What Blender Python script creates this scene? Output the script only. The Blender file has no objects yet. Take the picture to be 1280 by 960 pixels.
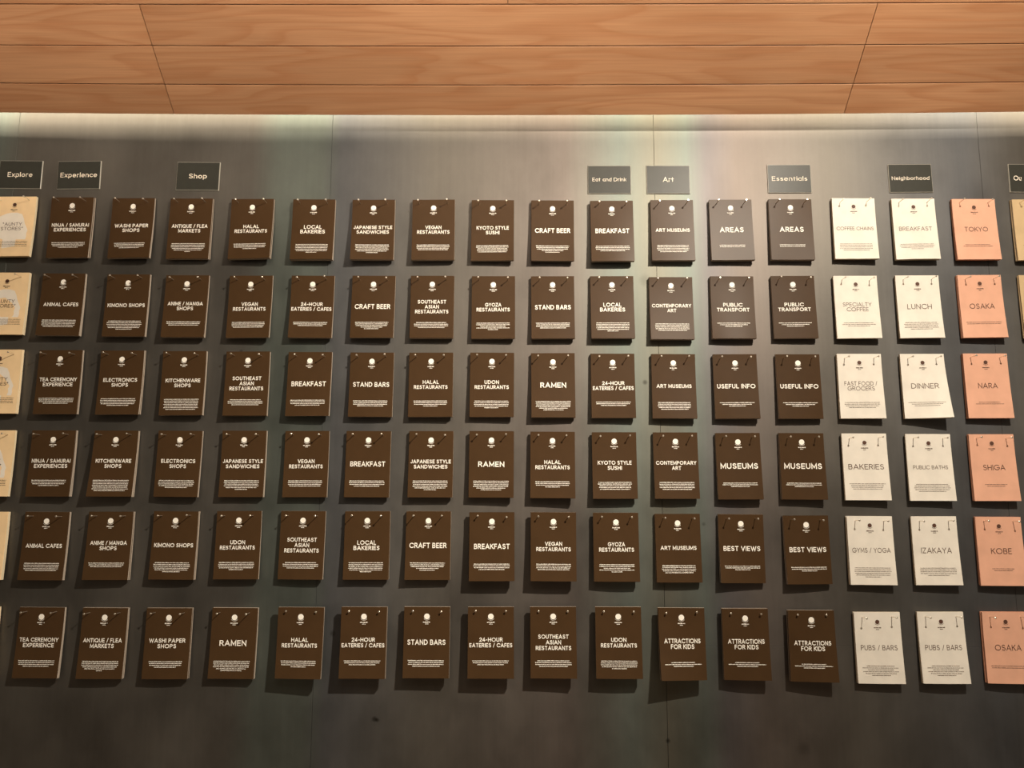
import bpy, math, random
from mathutils import Vector, Matrix

# ------------------------------------------------------------------ camera
SC = bpy.context.scene
COL = SC.collection
def rad(a): return math.radians(a)
cam_data = bpy.data.cameras.new('camera')
cam = bpy.data.objects.new('camera', cam_data)
COL.objects.link(cam)
cam_data.sensor_width = 36.0
cam_data.lens = 961.0 / 1280.0 * 36.0
cam_data.clip_start = 0.05
cam.matrix_world = (Matrix.Translation((0, -1.755, 1.55)) @ Matrix.Rotation(rad(0.36), 4, 'Z')
                    @ Matrix.Rotation(rad(97.62), 4, 'X') @ Matrix.Rotation(rad(0.12), 4, 'Z'))
SC.camera = cam

# ------------------------------------------------------------------ light
SC.view_settings.view_transform = 'Standard'
SC.view_settings.look = 'None'
SC.view_settings.exposure = 0.0
SC.view_settings.gamma = 1.0
SC.view_settings.use_curve_mapping = False
world = bpy.data.worlds.new('world')
SC.world = world
world.use_nodes = True
world.node_tree.nodes['Background'].inputs[0].default_value = (1.0, 0.80, 0.60, 1)
world.node_tree.nodes['Background'].inputs[1].default_value = 0.11

def aim(o, target):
    d = Vector(target) - o.location
    o.rotation_euler = d.to_track_quat('-Z', 'Y').to_euler()
def spot(name, loc, target, power, size, blend, color, radius):
    l = bpy.data.lights.new(name, 'SPOT')
    l.energy = power; l.spot_size = rad(size); l.spot_blend = blend
    l.color = color; l.shadow_soft_size = radius
    o = bpy.data.objects.new(name, l); COL.objects.link(o)
    o.location = loc; aim(o, target)
    return o
def area(name, loc, target, power, sx, sy, color, spread=180):
    l = bpy.data.lights.new(name, 'AREA')
    l.shape = 'RECTANGLE'; l.size = sx; l.size_y = sy; l.energy = power; l.color = color
    l.spread = rad(spread)
    o = bpy.data.objects.new(name, l); COL.objects.link(o)
    o.location = loc; aim(o, target)
    return o
WARM = (1.0, 0.89, 0.74)
spot('track_spotlight', (0.95, -1.50, 2.87), (0.50, 0.0, 0.95), 168, 112, 1.0, WARM, 0.018)      # the one that draws the shadows
spot('track_spotlight_left', (0.90, -1.50, 2.87), (-1.15, 0.0, 1.40), 190, 78, 1.0, WARM, 0.018)
area('ceiling_bounce_fill', (0.0, -1.45, 2.25), (0.0, -0.25, 2.68), 7.0, 3.2, 0.1, (1.0, 0.84, 0.68), 56)  # added lamp standing in for spill and bounce onto the timber
area('soft_shadow_fill', (0.0, -2.3, 3.1), (0.1, 0.0, 1.5), 9, 1.3, 0.6, (1.0, 0.86, 0.70))  # added broad fill that lightens the shadows on the wall
area('cove_led_light', (0.0, -0.079, 2.470), (0.0, 0.0, 2.53), 17, 5.0, 0.014, (1.0, 0.86, 0.66))

# ------------------------------------------------------------------ materials
def mat(name):
    m = bpy.data.materials.new(name); m.use_nodes = True
    nt = m.node_tree
    return m, nt, nt.nodes['Principled BSDF']
def N(nt, t, **kw):
    n = nt.nodes.new(t)
    for k, v in kw.items(): setattr(n, k, v)
    return n
def L(nt, a, b): nt.links.new(a, b)
def ramp(nt, stops, interp='LINEAR'):
    r = N(nt, 'ShaderNodeValToRGB'); cr = r.color_ramp; cr.interpolation = interp
    while len(cr.elements) < len(stops): cr.elements.new(0.5)
    for e, (p, c) in zip(cr.elements, stops):
        e.position = p; e.color = (c[0], c[1], c[2], 1) if isinstance(c, tuple) else (c, c, c, 1)
    return r
def coords(nt, scale, src='Object'):
    tc = N(nt, 'ShaderNodeTexCoord'); mp = N(nt, 'ShaderNodeMapping')
    mp.inputs['Scale'].default_value = scale
    L(nt, tc.outputs[src], mp.inputs[0]); return mp.outputs[0]
def noise(nt, vec, scale, detail=3.0, rough=0.5):
    n = N(nt, 'ShaderNodeTexNoise'); n.inputs['Scale'].default_value = scale
    n.inputs['Detail'].default_value = detail; n.inputs['Roughness'].default_value = rough
    L(nt, vec, n.inputs['Vector']); return n
def mixc(nt, mode, f, a, b):
    m = N(nt, 'ShaderNodeMix', data_type='RGBA', blend_type=mode)
    for s, v in ((0, f), (6, a), (7, b)):
        if hasattr(v, 'links'): L(nt, v, m.inputs[s])
        elif isinstance(v, tuple): m.inputs[s].default_value = (*v, 1)
        else: m.inputs[s].default_value = v
    return m.outputs[2]
def math_(nt, op, a, b=None, c=None):
    m = N(nt, 'ShaderNodeMath', operation=op)
    for i, v in enumerate((a, b, c)):
        if v is None: continue
        if hasattr(v, 'links'): L(nt, v, m.inputs[i])
        else: m.inputs[i].default_value = v
    return m.outputs[0]

def steel_material():
    m, nt, p = mat('cold_rolled_steel')
    tc = N(nt, 'ShaderNodeTexCoord'); sep = N(nt, 'ShaderNodeSeparateXYZ'); L(nt, tc.outputs['Object'], sep.inputs[0])
    wob = noise(nt, coords(nt, (5, 5, 1.2)), 1.0, 3)
    x = math_(nt, 'ADD', sep.outputs[0], math_(nt, 'MULTIPLY', math_(nt, 'SUBTRACT', wob.outputs[0], 0.5), 0.05))
    mr = N(nt, 'ShaderNodeMapRange'); L(nt, x, mr.inputs[0])
    mr.inputs[1].default_value = -1.5; mr.inputs[2].default_value = 1.5
    def s(v): return (v + 1.5) / 3.0
    base = (0.150, 0.138, 0.120); teal = (0.150, 0.168, 0.148); blue = (0.132, 0.134, 0.138); rose = (0.162, 0.138, 0.122)
    r = ramp(nt, [(s(-1.5), base), (s(-1.24), teal), (s(-1.18), base), (s(-0.63), (0.14, 0.13, 0.115)), (s(-0.57), teal), (s(-0.47), teal),
                  (s(-0.42), blue), (s(-0.2), base), (s(0.12), rose), (s(0.19), (0.155, 0.152, 0.132)), (s(0.25), teal), (s(0.33), (0.17, 0.162, 0.13)),
                  (s(0.41), teal), (s(0.46), (0.14, 0.128, 0.128)), (s(0.53), rose), (s(0.75), base), (s(1.06), blue), (s(1.2), base)])
    L(nt, mr.outputs[0], r.inputs[0])
    stain = noise(nt, coords(nt, (3.0, 3.0, 2.0)), 1.6, 6, 0.6)
    sr = ramp(nt, [(0.30, 0.74), (0.5, 0.97), (0.7, 1.2)]); L(nt, stain.outputs[0], sr.inputs[0])
    c = mixc(nt, 'MULTIPLY', 1.0, r.outputs[0], sr.outputs[0])
    brush = noise(nt, coords(nt, (90, 90, 3.0)), 1.0, 4, 0.6)
    br = ramp(nt, [(0.3, 0.96), (0.7, 1.03)]); L(nt, brush.outputs[0], br.inputs[0])
    c = mixc(nt, 'MULTIPLY', 1.0, c, br.outputs[0])
    # smudges where the sheet is marked
    spots = None
    for (px, pz, rr, k) in ((0.295, 1.789, 0.008, 0.6), (-0.309, 1.048, 0.008, 0.75), (-0.303, 1.046, 0.006, 0.7), (0.3285, 1.0055, 0.007, 0.8),
                         (-0.406, 1.228, 0.009, 0.5), (0.36, 1.615, 0.022, 0.25), (0.30, 2.03, 0.02, 0.22), (-0.93, 1.40, 0.008, 0.4), (0.42, 1.468, 0.006, .4), (-0.64, 1.86, 0.006, .5), (0.62, 0.99, 0.02, .25), (0.12, 2.13, 0.015, -.25)):
        v = N(nt, 'ShaderNodeVectorMath', operation='DISTANCE')
        mp = N(nt, 'ShaderNodeMapping'); mp.inputs['Scale'].default_value = (1, 0, 1)
        L(nt, tc.outputs['Object'], mp.inputs[0]); L(nt, mp.outputs[0], v.inputs[0])
        v.inputs[1].default_value = (px, 0, pz)
        g = N(nt, 'ShaderNodeMapRange', interpolation_type='SMOOTHSTEP')
        L(nt, v.outputs['Value'], g.inputs[0]); g.inputs[1].default_value = rr; g.inputs[2].default_value = rr * 0.2
        g.inputs[3].default_value = 0; g.inputs[4].default_value = k
        spots = g.outputs[0] if spots is None else math_(nt, 'ADD', spots, g.outputs[0])
    dark = mixc(nt, 'MIX', spots, c, (0.03, 0.028, 0.022))
    L(nt, dark, p.inputs['Base Color'])
    p.inputs['Metallic'].default_value = 0.88
    rg = ramp(nt, [(0.3, 0.48), (0.7, 0.60)]); L(nt, stain.outputs[0], rg.inputs[0]); L(nt, rg.outputs[0], p.inputs['Roughness'])
    bmp = N(nt, 'ShaderNodeBump'); bmp.inputs['Strength'].default_value = 0.25; bmp.inputs['Distance'].default_value = 0.004
    warp = noise(nt, coords(nt, (2.2, 2.2, 1.1)), 1.3, 2); L(nt, warp.outputs[0], bmp.inputs['Height'])
    b2 = N(nt, 'ShaderNodeBump'); b2.inputs['Strength'].default_value = 0.05; b2.inputs['Distance'].default_value = 0.0005
    L(nt, brush.outputs[0], b2.inputs['Height']); L(nt, bmp.outputs[0], b2.inputs['Normal']); L(nt, b2.outputs[0], p.inputs['Normal'])
    return m

def wood_material():
    m, nt, p = mat('larch_veneer')
    tc = N(nt, 'ShaderNodeTexCoord'); oi = N(nt, 'ShaderNodeObjectInfo')
    off = N(nt, 'ShaderNodeVectorMath', operation='SCALE'); off.inputs[0].default_value = (7.0, 3.0, 11.0); L(nt, oi.outputs['Random'], off.inputs['Scale'])
    def vec(sc):
        a = N(nt, 'ShaderNodeVectorMath', operation='MULTIPLY'); L(nt, tc.outputs['Object'], a.inputs[0]); a.inputs[1].default_value = sc
        b = N(nt, 'ShaderNodeVectorMath', operation='ADD'); L(nt, a.outputs[0], b.inputs[0]); L(nt, off.outputs[0], b.inputs[1])
        return b.outputs[0]
    big = noise(nt, vec((1.3, 11, 3)), 1.0, 2, 0.45)
    rings = math_(nt, 'FRACT', math_(nt, 'MULTIPLY', big.outputs[0], 10.0))
    rr = ramp(nt, [(0.0, 0.15), (0.35, 0.0), (0.75, 0.8), (0.88, 1.0), (1.0, 0.15)]); L(nt, rings, rr.inputs[0])
    fine = noise(nt, vec((5, 260, 20)), 1.0, 4, 0.65)
    broad = noise(nt, vec((0.9, 5, 1)), 1.2, 3, 0.5)
    cb = ramp(nt, [(0.3, (0.36, 0.185, 0.093)), (0.7, (0.47, 0.25, 0.13))]); L(nt, broad.outputs[0], cb.inputs[0])
    c = mixc(nt, 'MIX', math_(nt, 'MULTIPLY', rr.outputs[0], 0.42), cb.outputs[0], (0.30, 0.115, 0.045))
    fr = ramp(nt, [(0.3, 0.88), (0.7, 1.08)]); L(nt, fine.outputs[0], fr.inputs[0])
    c = mixc(nt, 'MULTIPLY', 1.0, c, fr.outputs[0])
    tint = N(nt, 'ShaderNodeHueSaturation'); L(nt, c, tint.inputs['Color'])
    L(nt, math_(nt, 'ADD', math_(nt, 'MULTIPLY', oi.outputs['Random'], 0.12), 0.94), tint.inputs['Value'])
    L(nt, tint.outputs[0], p.inputs['Base Color'])
    p.inputs['Roughness'].default_value = 0.5
    p.inputs['Specular IOR Level'].default_value = 0.3
    b = N(nt, 'ShaderNodeBump'); b.inputs['Strength'].default_value = 0.15; b.inputs['Distance'].default_value = 0.0006
    L(nt, fine.outputs[0], b.inputs['Height']); L(nt, b.outputs[0], p.inputs['Normal'])
    return m

def paper(name, col, rough=0.55, spec=0.35, var=0.06, lines=False):
    m, nt, p = mat(name)
    if lines:   # the edge of a pad: many sheets
        w = N(nt, 'ShaderNodeTexNoise'); w.inputs['Scale'].default_value = 1.0
        L(nt, coords(nt, (4, 1600, 4)), w.inputs['Vector'])
        r = ramp(nt, [(0.35, tuple(v * 0.72 for v in col)), (0.65, col)])
    else:
        w = noise(nt, coords(nt, (30, 30, 30)), 1.0, 4)
        r = ramp(nt, [(0.3, tuple(v * (1 - var) for v in col)), (0.7, tuple(min(1, v * (1 + var)) for v in col))])
    L(nt, w.outputs[0], r.inputs[0]); L(nt, r.outputs[0], p.inputs['Base Color'])
    p.inputs['Roughness'].default_value = rough
    p.inputs['Specular IOR Level'].default_value = spec
    return m
def metal(name, col, rough, metallic=1.0):
    m, nt, p = mat(name)
    n = noise(nt, coords(nt, (60, 60, 60)), 1.0, 2)
    r = ramp(nt, [(0.3, tuple(v * 0.9 for v in col)), (0.7, col)]); L(nt, n.outputs[0], r.inputs[0]); L(nt, r.outputs[0], p.inputs['Base Color'])
    p.inputs['Roughness'].default_value = rough; p.inputs['Metallic'].default_value = metallic
    if metallic == 0: p.inputs['Specular IOR Level'].default_value = 0.25
    return m

M = {}
M['steel'] = steel_material()
M['wood'] = wood_material()
M['backing'] = paper('dark_backing', (0.012, 0.011, 0.010), 0.9, 0.1)
M['floor'] = paper('dark_floor', (0.42, 0.31, 0.21), 0.5, 0.3, 0.2)
M['brown'] = paper('brown_card', (0.062, 0.033, 0.014), 0.36, 0.13)
M['white'] = paper('cream_white_card', (0.80, 0.745, 0.65))
M['pink'] = paper('salmon_card', (0.74, 0.40, 0.27))
M['tan'] = paper('tan_card', (0.90, 0.66, 0.38))
M['brown_edge'] = paper('brown_pad_edge', (0.50, 0.42, 0.34), lines=True)
M['white_edge'] = paper('white_pad_edge', (0.80, 0.68, 0.50), lines=True)
M['pink_edge'] = paper('pink_pad_edge', (0.78, 0.36, 0.22), lines=True)
M['tan_edge'] = paper('tan_pad_edge', (0.92, 0.78, 0.54), lines=True)
M['cream_ink'] = paper('cream_ink', (1.0, 0.93, 0.83))
M['dark_ink'] = paper('dark_brown_ink', (0.10, 0.045, 0.028))
M['soft_ink'] = paper('soft_brown_ink', (0.13, 0.08, 0.055))
M['silhouette'] = paper('silhouette_ink', (0.86, 0.79, 0.68))
M['nail'] = metal('nail_metal', (0.80, 0.72, 0.60), 0.32, 0.85)
M['plate'] = metal('placard_face', (0.040, 0.040, 0.032), 0.38, 0.0)
M['acrylic'] = metal('acrylic_edge', (0.42, 0.40, 0.34), 0.25, 0.0)  # pale tone carries the light refracted in the acrylic edges
M['sign_ink'] = paper('placard_ink', (0.95, 0.85, 0.70))
M['ochre'] = paper('ochre_card', (0.58, 0.42, 0.23))
M['ochre_edge'] = paper('ochre_pad_edge', (0.58, 0.44, 0.27), lines=True)
M['alu'] = metal('aluminium', (0.6, 0.6, 0.58), 0.35)
m_led, nt_led, p_led = mat('led_diffuser')
p_led.inputs['Emission Color'].default_value = (1.0, 0.86, 0.66, 1); p_led.inputs['Emission Strength'].default_value = 4
M['led'] = m_led

# ------------------------------------------------------------------ helpers
def new_obj(name, verts, faces, material, parent=None, mats=None, idx=None, smooth=False):
    me = bpy.data.meshes.new(name)
    me.from_pydata(verts, [], faces)
    for mm in (mats or [material]): me.materials.append(mm)
    if idx: me.polygons.foreach_set('material_index', idx)
    if smooth:
        me.polygons.foreach_set('use_smooth', [True] * len(me.polygons))
        me.set_sharp_from_angle(angle=rad(35))
    me.update()
    o = bpy.data.objects.new(name, me); COL.objects.link(o)
    if parent: o.parent = parent
    return o
def empty(name, loc, label, cat, group=None, rot=0.0):
    o = bpy.data.objects.new(name, None); COL.objects.link(o)
    o.empty_display_size = 0.05; o.location = loc; o.rotation_euler = (0, rot, 0)
    o['label'] = label; o['category'] = cat
    if group: o['group'] = group
    return o
def box_vf(x0, x1, y0, y1, z0, z1, b=0.0):
    """box whose -y face has a small bevel b"""
    if b <= 0:
        v = [(x, y, z) for x in (x0, x1) for y in (y0, y1) for z in (z0, z1)]
        f = [(0, 1, 3, 2), (4, 6, 7, 5), (0, 4, 5, 1), (2, 3, 7, 6), (0, 2, 6, 4), (1, 5, 7, 3)]
        return v, f
    v = [(x0 + b, y0, z0 + b), (x1 - b, y0, z0 + b), (x1 - b, y0, z1 - b), (x0 + b, y0, z1 - b),
         (x0, y0 + b, z0), (x1, y0 + b, z0), (x1, y0 + b, z1), (x0, y0 + b, z1),
         (x0, y1, z0), (x1, y1, z0), (x1, y1, z1), (x0, y1, z1)]
    f = [(0, 1, 2, 3)]
    for k in range(4):
        n = (k + 1) % 4
        f.append((4 + k, 4 + n, n, k)); f.append((8 + k, 8 + n, 4 + n, 4 + k))
    f.append((11, 10, 9, 8))
    return v, f

# ------------------------------------------------------------------ the setting: steel wall
v, f = box_vf(-3.2, 3.2, 0.0032, 0.12, 0.0, 2.75)
wall = new_obj('wall_back', v, f, M['backing']); wall['kind'] = 'structure'
v, f = box_vf(-3.2, 3.2, -5.0, 0.0, -0.1, 0.0)
flo = new_obj('floor', v, f, M['floor']); flo['kind'] = 'structure'

def steel_sheet(xa, xb, za, zb, push=0.0, gap=0.0003):
    b = 0.00015
    v, f = box_vf(xa + gap, xb - gap, -0.0 - push, 0.004, za + gap * .5, zb - gap * .5, b)
    return new_obj('steel_sheet', v, f, M['steel'], wall)
SEAMS = [(-2.75, -1.98), (-1.98, -1.206), (-1.206, -0.4455), (-0.4455, 0.328), (0.328, 1.105), (1.105, 1.88), (1.88, 2.66)]
sheets = []
for k, (a, b_) in enumerate(SEAMS):
    g = 0.0004 if k in (3, 4) else 0.0002
    if k >= 4:
        steel_sheet(a, b_, 0.0, 1.204, 0.0, g); sheets.append(steel_sheet(a, b_, 1.204, 2.62, 0.0, g))
    else:
        sheets.append(steel_sheet(a, b_, 0.0, 2.62, 0.0003 * (k % 2), g))

# ------------------------------------------------------------------ ceiling: sloping timber lining, each board its own mesh
SL = rad(38.8); GAP = 0.050; ZE = 2.4136; PW = 0.0865; TH = 0.012
def sag(x):     # the lining dips a few millimetres at mid span
    t = 1 - (x / 1.45) ** 2
    return -0.011 * (max(t, 0) - 1)
def cpt(x, s, n):
    # s runs up the slope away from the wall, n is depth above the lining's face
    k = max(0.0, 1 - s / 0.45)
    return (x, -GAP - s * math.cos(SL) + n * math.sin(SL), ZE + s * math.sin(SL) + n * math.cos(SL) + sag(x) * k)
def slab(name, x0, x1, s0, s1, material, parent, n0=0.0, n1=TH, bev=0.0007):
    nx = max(2, int((x1 - x0) / 0.12))
    V = []; Fc = []
    ring = [(s0 + bev, n0), (s1 - bev, n0), (s1, n0 + bev), (s1, n1), (s0, n1), (s0, n0 + bev)]
    c = len(ring)
    for i in range(nx + 1):
        x = x0 + (x1 - x0) * i / nx
        for (s, n) in ring: V.append(cpt(x, s, n))
    for i in range(nx):
        for k in range(c):
            k2 = (k + 1) % c
            Fc.append((i * c + k, i * c + k2, (i + 1) * c + k2, (i + 1) * c + k))
    Fc.append(tuple(reversed(range(c)))); Fc.append(tuple(nx * c + k for k in range(c)))
    # object origin on the board so that the grain runs in the board's own frame
    M0 = Matrix.Translation((x0, -GAP - s0 * math.cos(SL), ZE + s0 * math.sin(SL))) @ Matrix.Rotation(math.pi - SL, 4, 'X')
    Mi = M0.inverted()
    o = new_obj(name, [tuple(Mi @ Vector(p)) for p in V], Fc, material)
    o.matrix_world = M0
    o.parent = parent
    return o
ceil_v = []
V = [cpt(x, s, n) for x in (-3.2, 3.2) for s in (0.09, 3.3) for n in (TH + 0.003, TH + 0.022)]
ceiling = new_obj('ceiling', V, [(0, 1, 3, 2), (4, 6, 7, 5), (0, 4, 5, 1), (2, 3, 7, 6), (0, 2, 6, 4), (1, 5, 7, 3)], M['backing'])
ceiling['kind'] = 'structure'
rows_s = [0.0, 0.072] + [0.072 + PW * k for k in range(1, 15)]
for r in range(len(rows_s) - 1):
    s0, s1 = rows_s[r], rows_s[r + 1]
    x0 = -0.807 if (r // 3) % 2 == 0 else -0.02
    xs = [x0 + 1.572 * k for k in range(-2, 4)]
    xs = [max(-3.1, min(3.1, x)) for x in xs]
    for a, b_ in zip(xs[:-1], xs[1:]):
        if b_ - a < 0.1: continue
        slab('timber_board', a + 0.0008, b_ - 0.0008, s0 + 0.0010, s1 - 0.0010, M['wood'], ceiling)
# cove above the slot: light-blocking cover, housing and LED strip
v, f = box_vf(-3.1, 3.1, -0.16, 0.0, 2.60, 2.62)
t1 = new_obj('light_blocker_1', v, f, M['backing']); t1['kind'] = 'structure'  # added unseen cover, keeps stray light out of the slot
led = empty('led_strip', (0, -0.0875, 2.460), 'thin warm white light strip hidden in the slot above the steel wall', 'light')
v, f = box_vf(-2.6, 2.6, -0.004, 0.004, 0.0, 0.012); new_obj('housing', v, f, M['alu'], led)
v, f = box_vf(-2.6, 2.6, 0.004, 0.0055, 0.002, 0.010); new_obj('diffuser', v, f, M['led'], led)

# ------------------------------------------------------------------ lettering
def arc_(cx, cy, rx, ry, a0, a1, n=9):
    return [(cx + rx * math.cos(rad(a0 + (a1 - a0) * k / n)), cy + ry * math.sin(rad(a0 + (a1 - a0) * k / n))) for k in range(n + 1)]
GLYPH = {   # a plain geometric sans: strokes on a grid with cap height 1
 'A': (.80, [[(0, 0), (.40, 1), (.80, 0)], [(.13, .30), (.67, .30)]]),
 'B': (.58, [[(0, 0), (0, 1), (.32, 1)] + arc_(.32, .76, .21, .24, 90, -90) + [(0, .52)], [(.3, .52)] + arc_(.33, .26, .25, .26, 90, -90) + [(0, 0)]]),
 'C': (.86, [arc_(.50, .5, .50, .5, 42, 318, 14)]),
 'D': (.74, [[(0, 0), (0, 1), (.26, 1)] + arc_(.26, .5, .48, .5, 90, -90, 12) + [(0, 0)]]),
 'E': (.50, [[(.50, 1), (0, 1), (0, 0), (.50, 0)], [(0, .5), (.45, .5)]]),
 'F': (.48, [[(.48, 1), (0, 1), (0, 0)], [(0, .5), (.43, .5)]]),
 'G': (.94, [arc_(.50, .5, .50, .5, 42, 350, 14) , [(.55, .45), (.99, .45)]]),
 'H': (.66, [[(0, 0), (0, 1)], [(.66, 0), (.66, 1)], [(0, .5), (.66, .5)]]),
 'I': (.0, [[(0, 0), (0, 1)]]),
 'J': (.40, [[(.40, 1), (.40, .25)] + arc_(.19, .24, .21, .24, 0, -165, 7)]),
 'K': (.60, [[(0, 0), (0, 1)], [(.58, 1), (.02, .44)], [(.20, .60), (.62, 0)]]),
 'L': (.46, [[(0, 1), (0, 0), (.46, 0)]]),
 'M': (.80, [[(0, 0), (0, 1), (.40, .18), (.80, 1), (.80, 0)]]),
 'N': (.68, [[(0, 0), (0, 1), (.68, 0), (.68, 1)]]),
 'O': (1.0, [arc_(.50, .5, .50, .5, 0, 360, 18)]),
 'P': (.56, [[(0, 0), (0, 1), (.30, 1)] + arc_(.30, .73, .25, .27, 90, -90) + [(0, .46)]]),
 'Q': (1.0, [arc_(.50, .5, .50, .5, 0, 360, 18), [(.62, .28), (.95, -.04)]]),
 'R': (.60, [[(0, 0), (0, 1), (.30, 1)] + arc_(.30, .74, .25, .26, 90, -90) + [(0, .48)], [(.30, .48), (.60, 0)]]),
 'S': (.58, [arc_(.29, .755, .25, .245, 30, 270, 9) + arc_(.29, .255, .28, .255, 90, -150, 9)]),
 'T': (.62, [[(0, 1), (.62, 1)], [(.31, 1), (.31, 0)]]),
 'U': (.64, [[(0, 1), (0, .32)] + arc_(.32, .32, .32, .32, 180, 360, 10) + [(.64, 1)]]),
 'V': (.74, [[(0, 1), (.37, 0), (.74, 1)]]),
 'W': (1.1, [[(0, 1), (.28, 0), (.55, .9), (.82, 0), (1.1, 1)]]),
 'X': (.64, [[(0, 0), (.64, 1)], [(0, 1), (.64, 0)]]),
 'Y': (.68, [[(0, 1), (.34, .46), (.68, 1)], [(.34, .46), (.34, 0)]]),
 'Z': (.60, [[(0, 1), (.60, 1), (0, 0), (.60, 0)]]),
 '2': (.54, [arc_(.27, .73, .26, .27, 165, -35, 9) + [(0, 0), (.56, 0)]]),
 '4': (.60, [[(.60, .26), (0, .26), (.42, 1), (.42, 0)]]),
 '-': (.30, [[(0, .42), (.30, .42)]]),
 '/': (.36, [[(0, -.05), (.36, 1.05)]]),
 '\u201c': (.24, [[(.08, .72), (.02, 1)], [(.24, .72), (.18, 1)]]),
 '\u201d': (.24, [[(.0, .72), (.06, 1)], [(.16, .72), (.22, 1)]]),
 'a': (.52, [arc_(.26, .34, .26, .34, 0, 360, 14), [(.52, .68), (.52, 0)]]),
 'b': (.52, [arc_(.26, .34, .26, .34, 0, 360, 14), [(0, 1.02), (0, 0)]]),
 'c': (.48, [arc_(.29, .34, .29, .34, 45, 315, 12)]),
 'd': (.52, [arc_(.26, .34, .26, .34, 0, 360, 14), [(.52, 1.02), (.52, 0)]]),
 'e': (.54, [[(.02, .36), (.55, .36)] + arc_(.27, .34, .28, .34, 5, 310, 12)]),
 'g': (.52, [arc_(.26, .34, .26, .34, 0, 360, 14), [(.52, .68), (.52, -.05)] + arc_(.26, -.05, .26, .22, 0, -150, 7)]),
 'h': (.46, [[(0, 0), (0, 1.02)], [(0, .42)] + arc_(.23, .43, .23, .25, 180, 0, 8) + [(.46, 0)]]),
 'i': (.0, [[(0, 0), (0, .68)], [(0, .88), (0, 1.0)]]),
 'k': (.44, [[(0, 0), (0, 1.02)], [(.42, .68), (.02, .28)], [(.15, .42), (.46, 0)]]),
 'l': (.0, [[(0, 0), (0, 1.02)]]),
 'n': (.46, [[(0, 0), (0, .68)], [(0, .42)] + arc_(.23, .43, .23, .25, 180, 0, 8) + [(.46, 0)]]),
 'o': (.56, [arc_(.28, .34, .28, .34, 0, 360, 14)]),
 'p': (.52, [arc_(.26, .34, .26, .34, 0, 360, 14), [(0, .68), (0, -.28)]]),
 'r': (.28, [[(0, 0), (0, .68)], [(0, .40)] + arc_(.25, .42, .25, .25, 180, 80, 5)]),
 's': (.40, [arc_(.20, .51, .17, .165, 30, 270, 7) + arc_(.20, .18, .20, .17, 90, -150, 7)]),
 't': (.32, [[(.14, .92), (.14, 0)], [(0, .66), (.32, .66)]]),
 'u': (.46, [[(0, .68), (0, .24)] + arc_(.23, .24, .23, .25, 180, 360, 8) + [(.46, .24)], [(.46, .68), (.46, 0)]]),
 'x': (.46, [[(0, 0), (.46, .68)], [(0, .68), (.46, 0)]]),
}
_fc = {}
def text_mesh(s, w):
    """one line of lettering, stroke width w, centred on x, cap height 1, plus its natural width"""
    key = (s, w)
    if key in _fc: return _fc[key]
    vs = []; fs = []; x = 0.0; gap = 0.15 + w
    for ch in s:
        if ch == ' ': x += 0.42; continue
        adv, strokes = GLYPH[ch]
        for st in strokes:
            closed = len(st) > 3 and math.dist(st[0], st[-1]) < 1e-4
            pts = st[:-1] if closed else st
            # keep the stroke inside the cap height
            pts = [(px_, w / 2 + (py_) * (1 - w)) for px_, py_ in pts]
            pts = [p for i, p in enumerate(pts) if i == 0 or math.dist(p, pts[i - 1]) > 1e-4]
            n = len(pts); b = len(vs)
            for i, p in enumerate(pts):
                q0 = pts[i - 1] if (i > 0 or closed) else None
                q1 = pts[(i + 1) % n] if (i < n - 1 or closed) else None
                d0 = Vector((p[0] - q0[0], p[1] - q0[1])).normalized() if q0 else None
                d1 = Vector((q1[0] - p[0], q1[1] - p[1])).normalized() if q1 else None
                d0 = d0 or d1; d1 = d1 or d0
                n0 = Vector((-d0.y, d0.x)); n1 = Vector((-d1.y, d1.x))
                m_ = n0 + n1
                m_ = n0.copy() if m_.length < 1e-3 else m_.normalized()
                k = min(w / 2 / max(0.35, m_.dot(n0)), w * 1.3)
                e = Vector((0, 0))
                if not closed and i == 0: e = -d1 * w / 2
                if not closed and i == n - 1: e = d0 * w / 2
                vs.append((x + p[0] + m_.x * k + e.x, p[1] + m_.y * k + e.y)); vs.append((x + p[0] - m_.x * k + e.x, p[1] - m_.y * k + e.y))
            for i in range(n if closed else n - 1):
                a_ = b + 2 * i; c_ = b + 2 * ((i + 1) % n)
                fs.append((a_, a_ + 1, c_ + 1, c_))
        x += adv + gap
    x0 = min(q[0] for q in vs); x1 = max(q[0] for q in vs)
    _fc[key] = ([(a_ - (x0 + x1) / 2, b_) for a_, b_ in vs], fs, x1 - x0)
    return _fc[key]

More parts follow.
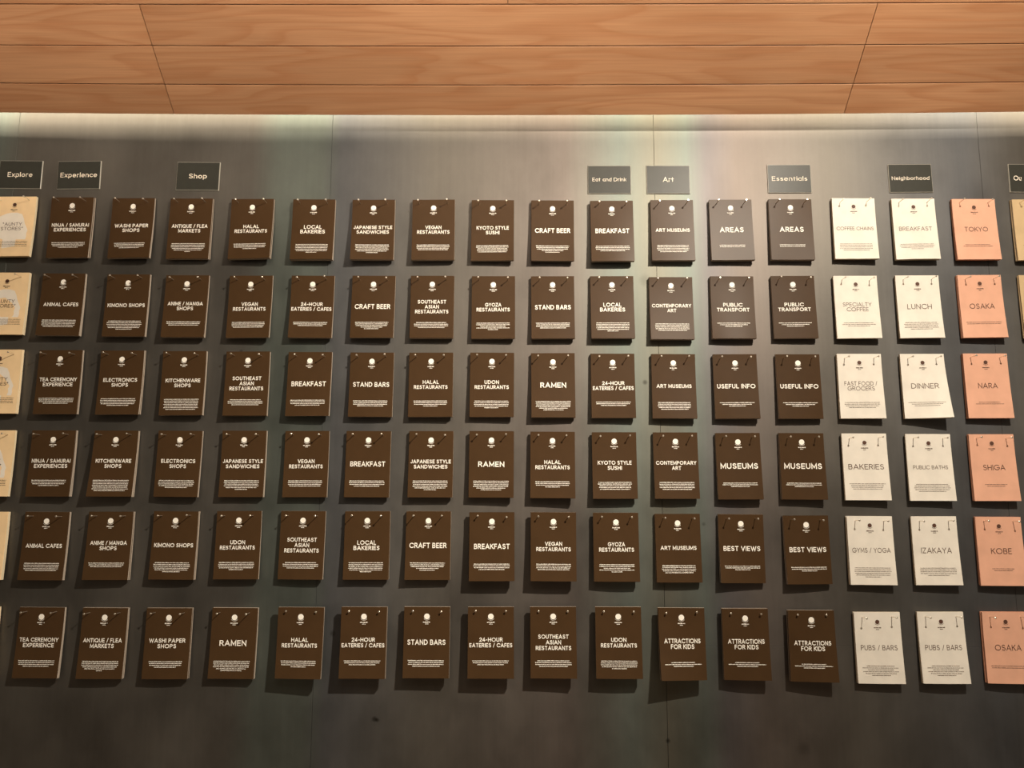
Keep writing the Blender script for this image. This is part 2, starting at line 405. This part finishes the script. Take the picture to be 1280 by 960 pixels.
class Pr:      # collects flat print in card coordinates (u to the right, w down from the top, metres)
    def __init__(s): s.v = []; s.f = []
    def line(s, txt, width, cap, wc, bold, uc=0.0):
        vs, fs, nat = text_mesh(txt, bold)
        b = len(s.v); sx = width / nat
        s.v += [(uc + x * sx, wc + cap / 2 - y * cap) for x, y in vs]
        s.f += [tuple(b + i for i in q) for q in fs]
    def poly(s, pts):
        b = len(s.v); s.v += pts; s.f.append(tuple(range(b, b + len(pts))))
    def rect(s, u0, u1, w0, w1): s.poly([(u0, w1), (u1, w1), (u1, w0), (u0, w0)])
    def disc(s, uc, wc, r, n=16): s.poly([(uc + r * math.cos(2 * math.pi * k / n), wc - r * math.sin(2 * math.pi * k / n)) for k in range(n)])
    def arc(s, uc, wc, r, th, a0, a1, n=8):
        for k in range(n):
            p = a0 + (a1 - a0) * k / n; q = a0 + (a1 - a0) * (k + 1) / n
            s.poly([(uc + r * math.cos(p), wc - r * math.sin(p)), (uc + r * math.cos(q), wc - r * math.sin(q)),
                    (uc + (r + th) * math.cos(q), wc - (r + th) * math.sin(q)), (uc + (r + th) * math.cos(p), wc - (r + th) * math.sin(p))])
    def build(s, name, material, parent, fn, eps=0.00045):
        vv = []
        for u, w in s.v:
            x, y, z = fn(u, w); vv.append((x, y - eps, z))
        return new_obj(name, vv, s.f, material, parent)

# ------------------------------------------------------------------ card pads
HB = {  # title -> (lines, widths mm, cap height mm, description line widths mm)
 'NINJA': (['NINJA / SAMURAI', 'EXPERIENCES'], [88, 76], 8.6, [80, 79, 74, 48]),
 'WASHI': (['WASHI PAPER', 'SHOPS'], [80, 41], 8.8, [74, 72, 70, 48]),
 'ANTIQUE': (['ANTIQUE / FLEA', 'MARKETS'], [85, 52], 8.8, [78, 80, 80, 74, 66, 14]),
 'HALAL': (['HALAL', 'RESTAURANTS'], [37, 77], 8.6, [77, 76, 74, 33]),
 'LOCAL': (['LOCAL', 'BAKERIES'], [42, 58], 9.4, [76, 77, 76, 77, 72, 26]),
 'JAPANESE': (['JAPANESE STYLE', 'SANDWICHES'], [91, 76], 8.4, [78, 79, 76, 78, 70, 28]),
 'VEGAN': (['VEGAN', 'RESTAURANTS'], [38, 76], 8.6, [76, 77, 76, 70]),
 'KYOTO': (['KYOTO STYLE', 'SUSHI'], [76, 32], 8.8, [75, 77, 70, 72, 68]),
 'CRAFT': (['CRAFT BEER'], [83], 11.5, [78, 77, 74, 50, 34]),
 'BREAKFAST': (['BREAKFAST'], [79], 11.5, [79, 80, 78, 58]),
 'ARTM': (['ART MUSEUMS'], [80], 8.6, [74, 74, 76, 72, 62]),
 'AREAS': (['AREAS'], [56], 12.5, [60, 59]),
 'ANIMAL': (['ANIMAL CAFES'], [81], 8.8, [78, 79, 77, 78, 70]),
 'KIMONO': (['KIMONO SHOPS'], [87], 8.8, [76, 82, 82, 78, 74, 38]),
 'ANIME': (['ANIME / MANGA', 'SHOPS'], [82, 38], 8.6, [79, 78, 70]),
 '24H': (['24-HOUR', 'EATERIES / CAFES'], [52, 93], 8.6, [80, 78, 58]),
 'SEA': (['SOUTHEAST', 'ASIAN', 'RESTAURANTS'], [66, 33, 77], 8.8, [70, 80, 79, 62]),
 'GYOZA': (['GYOZA', 'RESTAURANTS'], [38, 77], 8.8, [77, 78, 58, 77, 24]),
 'STAND': (['STAND BARS'], [83], 11.0, [79, 77, 78, 60]),
 'CONTEMP': (['CONTEMPORARY', 'ART'], [91, 21], 8.4, [78, 79, 79, 78, 66]),
 'PUBT': (['PUBLIC', 'TRANSPORT'], [45, 75], 8.8, [76, 64, 40]),
 'TEA': (['TEA CEREMONY', 'EXPERIENCE'], [86, 68], 8.6, [80, 79, 78, 58]),
 'ELEC': (['ELECTRONICS', 'SHOPS'], [78, 38], 8.6, [80, 82, 82, 78, 50]),
 'KITCH': (['KITCHENWARE', 'SHOPS'], [80, 38], 8.6, [80, 80, 78, 80, 76, 80, 70]),
 'UDON': (['UDON', 'RESTAURANTS'], [33, 78], 8.6, [78, 80, 80, 76, 32]),
 'RAMEN': (['RAMEN'], [59], 12.0, [80, 80, 78, 80, 66, 46]),
 'USEFUL': (['USEFUL INFO'], [87], 10.2, [78, 68, 38]),
 'MUSEUMS': (['MUSEUMS'], [84], 12.5, [76, 80, 42]),
 'VIEWS': (['BEST VIEWS'], [82], 10.8, [80, 78, 34]),
 'KIDS': (['ATTRACTIONS', 'FOR KIDS'], [79, 51], 9.6, [52, 80, 44]),
 'AUNTY': (['\u201cAUNTY', 'STORES\u201d'], [46, 52], 8.2, [84, 84, 84, 84]),
 'COFFEE': (['COFFEE CHAINS'], [86], 8.4, [74, 76, 76, 76, 60]),
 'BREAKW': (['BREAKFAST'], [76], 10.0, [76, 80, 74, 28]),
 'TOKYO': (['TOKYO'], [54], 11.2, [58, 68]),
 'SPEC': (['SPECIALTY', 'COFFEE'], [66, 50], 9.4, [68, 76, 50]),
 'LUNCH': (['LUNCH'], [56], 12.0, [72, 78, 74, 77, 50]),
 'OSAKA': (['OSAKA'], [57], 12.2, [80, 78]),
 'FAST': (['FAST FOOD /', 'GROCERS'], [74, 61], 9.6, [78, 80, 74, 60]),
 'DINNER': (['DINNER'], [61], 12.0, [80, 66, 54]),
 'NARA': (['NARA'], [44], 12.0, [48, 62]),
 'BAKE': (['BAKERIES'], [79], 11.6, [80, 72, 70, 64]),
 'BATHS': (['PUBLIC BATHS'], [77], 8.6, [70, 78, 80, 76, 60]),
 'SHIGA': (['SHIGA'], [49], 12.0, [50, 40]),
 'GYMS': (['GYMS / YOGA'], [84], 10.4, [78, 80, 80, 78, 74, 34]),
 'IZAKAYA': (['IZAKAYA'], [67], 12.0, [78, 80, 79, 78, 46]),
 'KOBE': (['KOBE'], [45], 12.4, [48, 40]),
 'PUBS': (['PUBS / BARS'], [79], 10.6, [60, 78, 56, 76, 66, 40]),
 'PLAIN': ([], [], 9, [70, 66, 40]),
}
GRID = [
 ['AUNTY','NINJA','WASHI','ANTIQUE','HALAL','LOCAL','JAPANESE','VEGAN','KYOTO','CRAFT','BREAKFAST','ARTM','AREAS','AREAS','COFFEE','BREAKW','TOKYO','PLAIN'],
 ['AUNTY','ANIMAL','KIMONO','ANIME','VEGAN','24H','CRAFT','SEA','GYOZA','STAND','LOCAL','CONTEMP','PUBT','PUBT','SPEC','LUNCH','OSAKA','PLAIN'],
 ['AUNTY','TEA','ELEC','KITCH','SEA','BREAKFAST','STAND','HALAL','UDON','RAMEN','24H','ARTM','USEFUL','USEFUL','FAST','DINNER','NARA'],
 ['AUNTY','NINJA','KITCH','ELEC','JAPANESE','VEGAN','BREAKFAST','JAPANESE','RAMEN','HALAL','KYOTO','CONTEMP','MUSEUMS','MUSEUMS','BAKE','BATHS','SHIGA'],
 ['AUNTY','ANIMAL','ANIME','KIMONO','UDON','SEA','LOCAL','CRAFT','BREAKFAST','VEGAN','GYOZA','ARTM','VIEWS','VIEWS','GYMS','IZAKAYA','KOBE'],
 ['AUNTY','TEA','ANTIQUE','WASHI','RAMEN','HALAL','24H','STAND','24H','SEA','UDON','KIDS','KIDS','KIDS','PUBS','PUBS','OSAKA'],
]
# where every pad hangs: (centre x, top z, thickness at the nails), millimetres on the wall
PLACE = [
 [(-1191,2231,9),(-1054,2229,9),(-909,2227,9),(-771,2226,9),(-626,2225,9),(-480,2224,9),(-339,2223,9),(-197,2223,9),(-57,2222,9),(84,2221,9),(223,2219,14),(365,2222,9),(503,2223,9),(644,2224,9),(792,2226,10),(932,2225,10),(1074,2224,10),(1215,2223,10)],
 [(-1192,2045,9),(-1060,2043,9),(-908,2041,9),(-770,2039,9),(-621,2038,9),(-476,2038,9),(-334,2038,9),(-197,2038,9),(-55,2037,9),(83,2037,9),(221,2037,9),(358,2035,9),(500,2037,9),(641,2038,9),(786,2038,10),(929,2039,10),(1073,2040,10),(1215,2040,10)],
 [(-1193,1862,9),(-1053,1861,9),(-910,1860,9),(-766,1859,9),(-619,1858,9),(-476,1857,9),(-333,1856,9),(-197,1856,9),(-57,1856,9),(83,1855,9),(220,1854,9),(359,1853,9),(500,1853,9),(644,1853,9),(784,1854,10),(928,1854,10),(1072,1855,10)],
 [(-1192,1675,9),(-1054,1675,9),(-911,1675,9),(-765,1675,9),(-619,1675,9),(-476,1675,9),(-336,1675,9),(-194,1675,9),(-57,1675,14),(81,1674,14),(220,1673,14),(359,1673,9),(500,1672,9),(644,1672,9),(785,1671,10),(929,1670,10),(1071,1670,10)],
 [(-1193,1492,9),(-1054,1492,9),(-910,1493,9),(-764,1494,9),(-622,1495,9),(-478,1495,9),(-334,1495,9),(-197,1495,9),(-55,1494,20),(82,1494,20),(221,1493,16),(359,1491,9),(500,1490,9),(645,1488,9),(786,1487,10),(929,1487,10),(1072,1486,10)],
 [(-1194,1284,9),(-1048,1284,9),(-908,1283,9),(-766,1283,9),(-621,1284,9),(-471,1288,25),(-333,1289,25),(-196,1289,20),(-56,1290,25),(80,1290,22),(222,1290,22),(359,1289,25),(499,1287,20),(643,1284,20),(790,1279,10),(929,1280,10),(1070,1280,10)],
]
ROWS = ['top row', 'second row', 'third row', 'fourth row', 'fifth row', 'bottom row']
# pads whose front sheet curls more: (row, column) -> (flare mm, twist)
CURL = {(2, 15): (14, 1.4), (2, 14): (6, 1.0), (3, 2): (15, -0.3), (5, 11): (18, -0.9), (5, 12): (6, 1.2), (5, 13): (7, 1.5), (4, 12): (9, -1.0), (4, 13): (8, -0.9),
        (5, 5): (9, 0.8), (0, 4): (12, 0.6), (2, 5): (11, 0.5), (0, 16): (8, 0.2), (5, 15): (9, 0.4), (0, 6): (11, -0.4), (3, 9): (10, 0.5)}
W2 = 0.050; H = 0.149
sheet_for = lambda x: next((o for o, (a, b_) in zip(sheets, SEAMS) if a <= x < b_), sheets[0])

def nail_vf(x, z, ln, dx, dz):
    """shank and round head, base on the wall, tip at (x+dx, -ln, z+dz)"""
    prof = [(0.0, 0.00075), (ln - 0.0012, 0.00075), (ln - 0.0012, 0.0020), (ln - 0.0004, 0.0022), (ln, 0.0016)]
    n = 8; V = []; Fc = []
    for (d, r) in prof:
        t = d / ln
        for k in range(n):
            a = 2 * math.pi * k / n
            V.append((x + dx * t + r * math.cos(a), -d, z + dz * t + r * math.sin(a)))
    for i in range(len(prof) - 1):
        for k in range(n):
            k2 = (k + 1) % n
            Fc.append((i * n + k, i * n + k2, (i + 1) * n + k2, (i + 1) * n + k))
    Fc.append(tuple((len(prof) - 1) * n + k for k in range(n)))
    return V, Fc

def grid_slab(fn_front, fn_back, nu, nw, u0, u1, w0, w1):
    V = []; Fc = []; idx = []
    for fn in (fn_front, fn_back):
        for j in range(nw + 1):
            for i in range(nu + 1):
                V.append(fn(u0 + (u1 - u0) * i / nu, w0 + (w1 - w0) * j / nw))
    S = (nu + 1) * (nw + 1)
    def q(i, j, s=0): return s * S + j * (nu + 1) + i
    for j in range(nw):
        for i in range(nu):
            Fc.append((q(i, j), q(i, j + 1), q(i + 1, j + 1), q(i + 1, j))); idx.append(0)
            Fc.append((q(i, j, 1), q(i + 1, j, 1), q(i + 1, j + 1, 1), q(i, j + 1, 1))); idx.append(0)
    for i in range(nu):
        Fc.append((q(i, 0), q(i + 1, 0), q(i + 1, 0, 1), q(i, 0, 1))); idx.append(1)
        Fc.append((q(i, nw), q(i, nw, 1), q(i + 1, nw, 1), q(i + 1, nw))); idx.append(1)
    for j in range(nw):
        Fc.append((q(0, j), q(0, j, 1), q(0, j + 1, 1), q(0, j + 1))); idx.append(1)
        Fc.append((q(nu, j), q(nu, j + 1), q(nu, j + 1, 1), q(nu, j, 1))); idx.append(1)
    return V, Fc, idx

def card_pad(r, c):
    key = GRID[r][c]; cx, tz, t_top = PLACE[r][c]
    lines, widths, cap, desc = HB[key]
    kind = 'ochre' if key == 'PLAIN' else 'tan' if key == 'AUNTY' else 'white' if c in (14, 15) else 'pink' if c == 16 else 'brown'
    rng = random.Random(100 * r + c)
    flare, twist = CURL.get((r, c), (rng.uniform(6, 10), rng.uniform(-0.4, 0.6)))
    if c >= 14 and (r, c) not in CURL: flare, twist = 6.5, 0.7
    flare /= 1000
    thick = rng.uniform(0.006, 0.0085) * (1.0 if kind != 'pink' else 1.15)
    tf = (t_top + (1.5 if t_top <= 10 else 0)) / 1000.0
    ttl = ' '.join(lines).replace(' /', ' /')
    colour = {'brown': 'dark brown', 'white': 'cream white', 'pink': 'salmon pink', 'tan': 'tan', 'ochre': 'tan'}[kind]
    row = GRID[r]
    def nm(k): return ' '.join(HB[k][0]) if HB[k][0] else 'blank'
    if key == 'PLAIN': lab = 'tan card pad cut off by the right edge, %s, right of %s pad' % (ROWS[r], nm(row[c - 1]))
    elif key == 'AUNTY': lab = 'tan card pad with pale head silhouette, titled AUNTY STORES, left end of %s' % ROWS[r]
    else:
        lab = '%s card pad titled %s, %s' % (colour, ttl, ROWS[r])
        same = [k for k in range(len(row)) if row[k] == key]
        if len(same) > 1:
            i = same.index(c)
            if i == 0: lab += ', right of %s pad' % nm(row[c - 1])
            elif i == len(same) - 1: lab += ', left of %s pad' % nm(row[c + 1])
            else: lab += ', middle of three'
            if key == '24H': lab = '%s card pad titled %s, %s, %s of STAND BARS' % (colour, ttl, ROWS[r], 'left' if i == 0 else 'right')
    x0 = cx / 1000.0; z0 = tz / 1000.0
    grp = {'brown': 'dark brown card pads hung on nails', 'white': 'cream white card pads hung on nails', 'pink': 'salmon pink card pads hung on nails',
           'tan': 'tan card pads hung on nails', 'ochre': 'tan card pads hung on nails'}[kind]
    th = empty('card_pad', (x0, 0, z0), lab, 'card pad', grp, rad(rng.uniform(-0.35, 0.35)))
    bow = rng.uniform(-0.0012, 0.0022)
    pw = rng.uniform(1.35, 1.8)
    def prot(u, w, f):          # how far a sheet stands off the wall
        s = max(0.0, w - 0.010) / (H - 0.010)
        return f * s ** pw * (1 + twist * u / W2 * 0.5) + bow * s * (1 - (u / W2) ** 2)
    def surf(base, f, ju=0.0, jw=0.0):
        def fn(u, w):
            p = prot(u, w, f)
            s = max(0.0, w) / H
            return (u + ju, -(base + p), -(w + jw) + 0.5 * (p * p) / H * 0.9 * s)
        return fn
    nb = {'brown': 2, 'white': 2, 'pink': 3, 'tan': 2, 'ochre': 3}[kind]
    tb = thick / nb
    f_back = flare * rng.uniform(0.55, 0.8)
    for k in range(nb):
        fk0 = f_back + (flare - f_back) * (k / nb)
        fk1 = f_back + (flare - f_back) * ((k + 0.75) / nb)
        ju = rng.uniform(-0.0009, 0.0009); jw = rng.uniform(-0.0004, 0.0006)
        b0 = tf - thick + tb * k
        V, Fc, idx = grid_slab(surf(b0 + tb * 0.97, fk1, ju, jw), surf(b0, fk0, ju, jw), 4, 6, -W2, W2, 0, H)
        new_obj('sheet_block', V, Fc, None, th, [M[kind], M[kind + '_edge']], idx, True)
    ff = surf(tf + 0.0004, flare)
    V, Fc, idx = grid_slab(ff, surf(tf, flare), 6, 14, -W2, W2, 0, H)
    o = new_obj('front_sheet', V, Fc, None, th, [M[kind], M[kind + '_edge']], idx, True)
    # print
    ink = M['cream_ink'] if kind == 'brown' else M['dark_ink'] if kind in ('pink', 'tan', 'ochre') else M['soft_ink']
    bold = 0.18 if kind == 'brown' else 0.115
    if key == 'AUNTY':
        P = Pr(); sc = 0.0001706
        pts = [(150,300),(240,298),(310,320),(340,380),(365,460),(395,515),(415,560),(402,600),(408,650),(400,690),(270,690),(268,790),(180,808),(85,822),(85,690),(50,680),(10,640),(-20,590),(-38,520),(-38,440),(-20,365),(40,335),(95,312)]
        pts = [((a - 192) * sc, (b - 62) * sc) for a, b in pts]
        w_ = 0.0402
        while w_ < 0.130:
            wm = w_ + 0.0005
            xs = sorted(p[0] + (wm - p[1]) / (q[1] - p[1]) * (q[0] - p[0]) for p, q in zip(pts, pts[1:] + pts[:1]) if (p[1] > wm) != (q[1] > wm))
            for xa, xb in zip(xs[::2], xs[1::2]): P.rect(xa, xb, w_, w_ + 0.001)
            w_ += 0.001
        P.build('head_silhouette', M['silhouette'], th, ff, 0.0002)
    P = Pr()
    if lines:
        pitch = {1: 0, 2: 11.6, 3: 11.8}[len(lines)]
        if key == 'AUNTY': pitch = 11.2
        for k, (s, wd) in enumerate(zip(lines, widths)):
            P.line(s, wd / 1000, cap / 1000, (74.5 + (k - (len(lines) - 1) / 2) * pitch) / 1000, bold)
        P.build('title_lettering', ink, th, ff)
    P = Pr()
    R_ = 0.0062 if kind == 'brown' else 0.0046
    P.disc(0, 0.0205, R_)
    P.arc(0, 0.0205, R_ + 0.0014, 0.0006, math.pi * 1.18, math.pi * 1.82)
    P.build('emblem', M['cream_ink'] if kind == 'brown' else M['dark_ink'], th, ff)
    P = Pr()
    def words(P, wd, wc, h, r2):
        u = -wd / 2
        while u < wd / 2 - 0.001:
            nlet = r2.choice([2, 3, 4, 5, 6, 7])
            for _ in range(nlet):
                lw = r2.choice([0.0007, 0.0010, 0.0010, 0.0013])
                if u + lw > wd / 2: break
                hh = h * r2.choice([0.75, 0.75, 1.0, 1.0])
                P.rect(u, u + lw, wc + h / 2 - hh, wc + h / 2)
                u += lw + 0.00022
            u += 0.0007
    r2 = random.Random(sum(ord(ch) for ch in key))
    words(P, 0.0165, 0.0325, 0.0024, r2); words(P, 0.0075, 0.0362, 0.0015, r2)
    hh = 0.0017 if kind == 'brown' else 0.0013
    for k, wd in enumerate(desc):
        words(P, wd / 1000, (112.5 + 3.85 * k) / 1000, hh, r2)
    d = P.build('small_print', M['cream_ink'] if kind == 'brown' else M['soft_ink'], th, ff)
    d['kind'] = 'stuff'
    # the two nails stay in the wall when the pad is lifted off: parts of the steel sheet behind
    ln = {True: tf + 0.006, False: 0.034}[t_top >= 20 and r == 5]
    if 12 <= t_top < 20 or (r == 4 and t_top >= 20): ln = 0.033
    for sx in (-1, 1):
        nx = x0 + sx * 0.0325 + rng.uniform(-0.0012, 0.0012)
        nz = z0 - 0.0100 + rng.uniform(-0.0008, 0.0008)
        V, Fc = nail_vf(nx, nz, ln + rng.uniform(-0.001, 0.002), rng.uniform(-0.0012, 0.0012), rng.uniform(0.0002, 0.0020))
        nn = new_obj('nail', V, Fc, M['nail'], sheet_for(nx), smooth=True)
    return th
for r in range(6):
    for c in range(len(GRID[r])):
        card_pad(r, c)

# ------------------------------------------------------------------ header placards
SIGNS = [('Explore', -1190, 2289, 60, 'above the AUNTY STORES pads'), ('Experience', -1049, 2288, 88, 'above the NINJA / SAMURAI pad'),
         ('Shop', -763, 2285, 43, 'above the ANTIQUE / FLEA MARKETS pad'), ('Eat and Drink', 220, 2276, 81, 'above the brown BREAKFAST pad'),
         ('Art', 360, 2276, 26, 'above the top ART MUSEUMS pad'), ('Essentials', 648, 2278, 84, 'above the right AREAS pad'),
         ('Neighborhood', 935, 2279, 89, 'above the cream BREAKFAST pad'), ('Ou', 1220, 2279, 0, 'cut off by the right edge')]
for k, (s, x, z, wd, where) in enumerate(SIGNS):
    th = empty('header_placard', (x / 1000, 0, z / 1000), 'small dark placard reading %s, %s' % (s, where), 'sign', 'category placards above the card pads', rad((0.5, -0.6, 0.5, 0, 0.2, -0.2, -0.5, 0.3)[k]))
    w, h = 0.0515, 0.035
    v, f = box_vf(-w, w, -0.0030, 0.0, -h, h, 0.0006); new_obj('pale_lit_edge', v, f, M['acrylic'], th)  # brightness of the lit edge is put into the rim colour
    e = 0.0011
    v, f = box_vf(-w + e, w - e, -0.0034, -0.0030, -h + e, h - e); new_obj('plate', v, f, M['plate'], th)
    P = Pr()
    big = 0.0108 if len(s) < 12 else 0.0088
    if s in ('Explore', 'Experience', 'Shop', 'Art', 'Essentials'): big = 0.0118 if s != 'Essentials' else 0.0108
    if s == 'Ou': P.line('Ou', 0.0185, 0.0118, 0, 0.14, -0.032)
    else: P.line(s, wd / 1000, big, 0, 0.14 if s not in ('Essentials', 'Eat and Drink', 'Neighborhood') else 0.11)
    P.build('lettering', M['sign_ink'], th, lambda u, w_: (u, -0.0034, -w_), 0.0003)
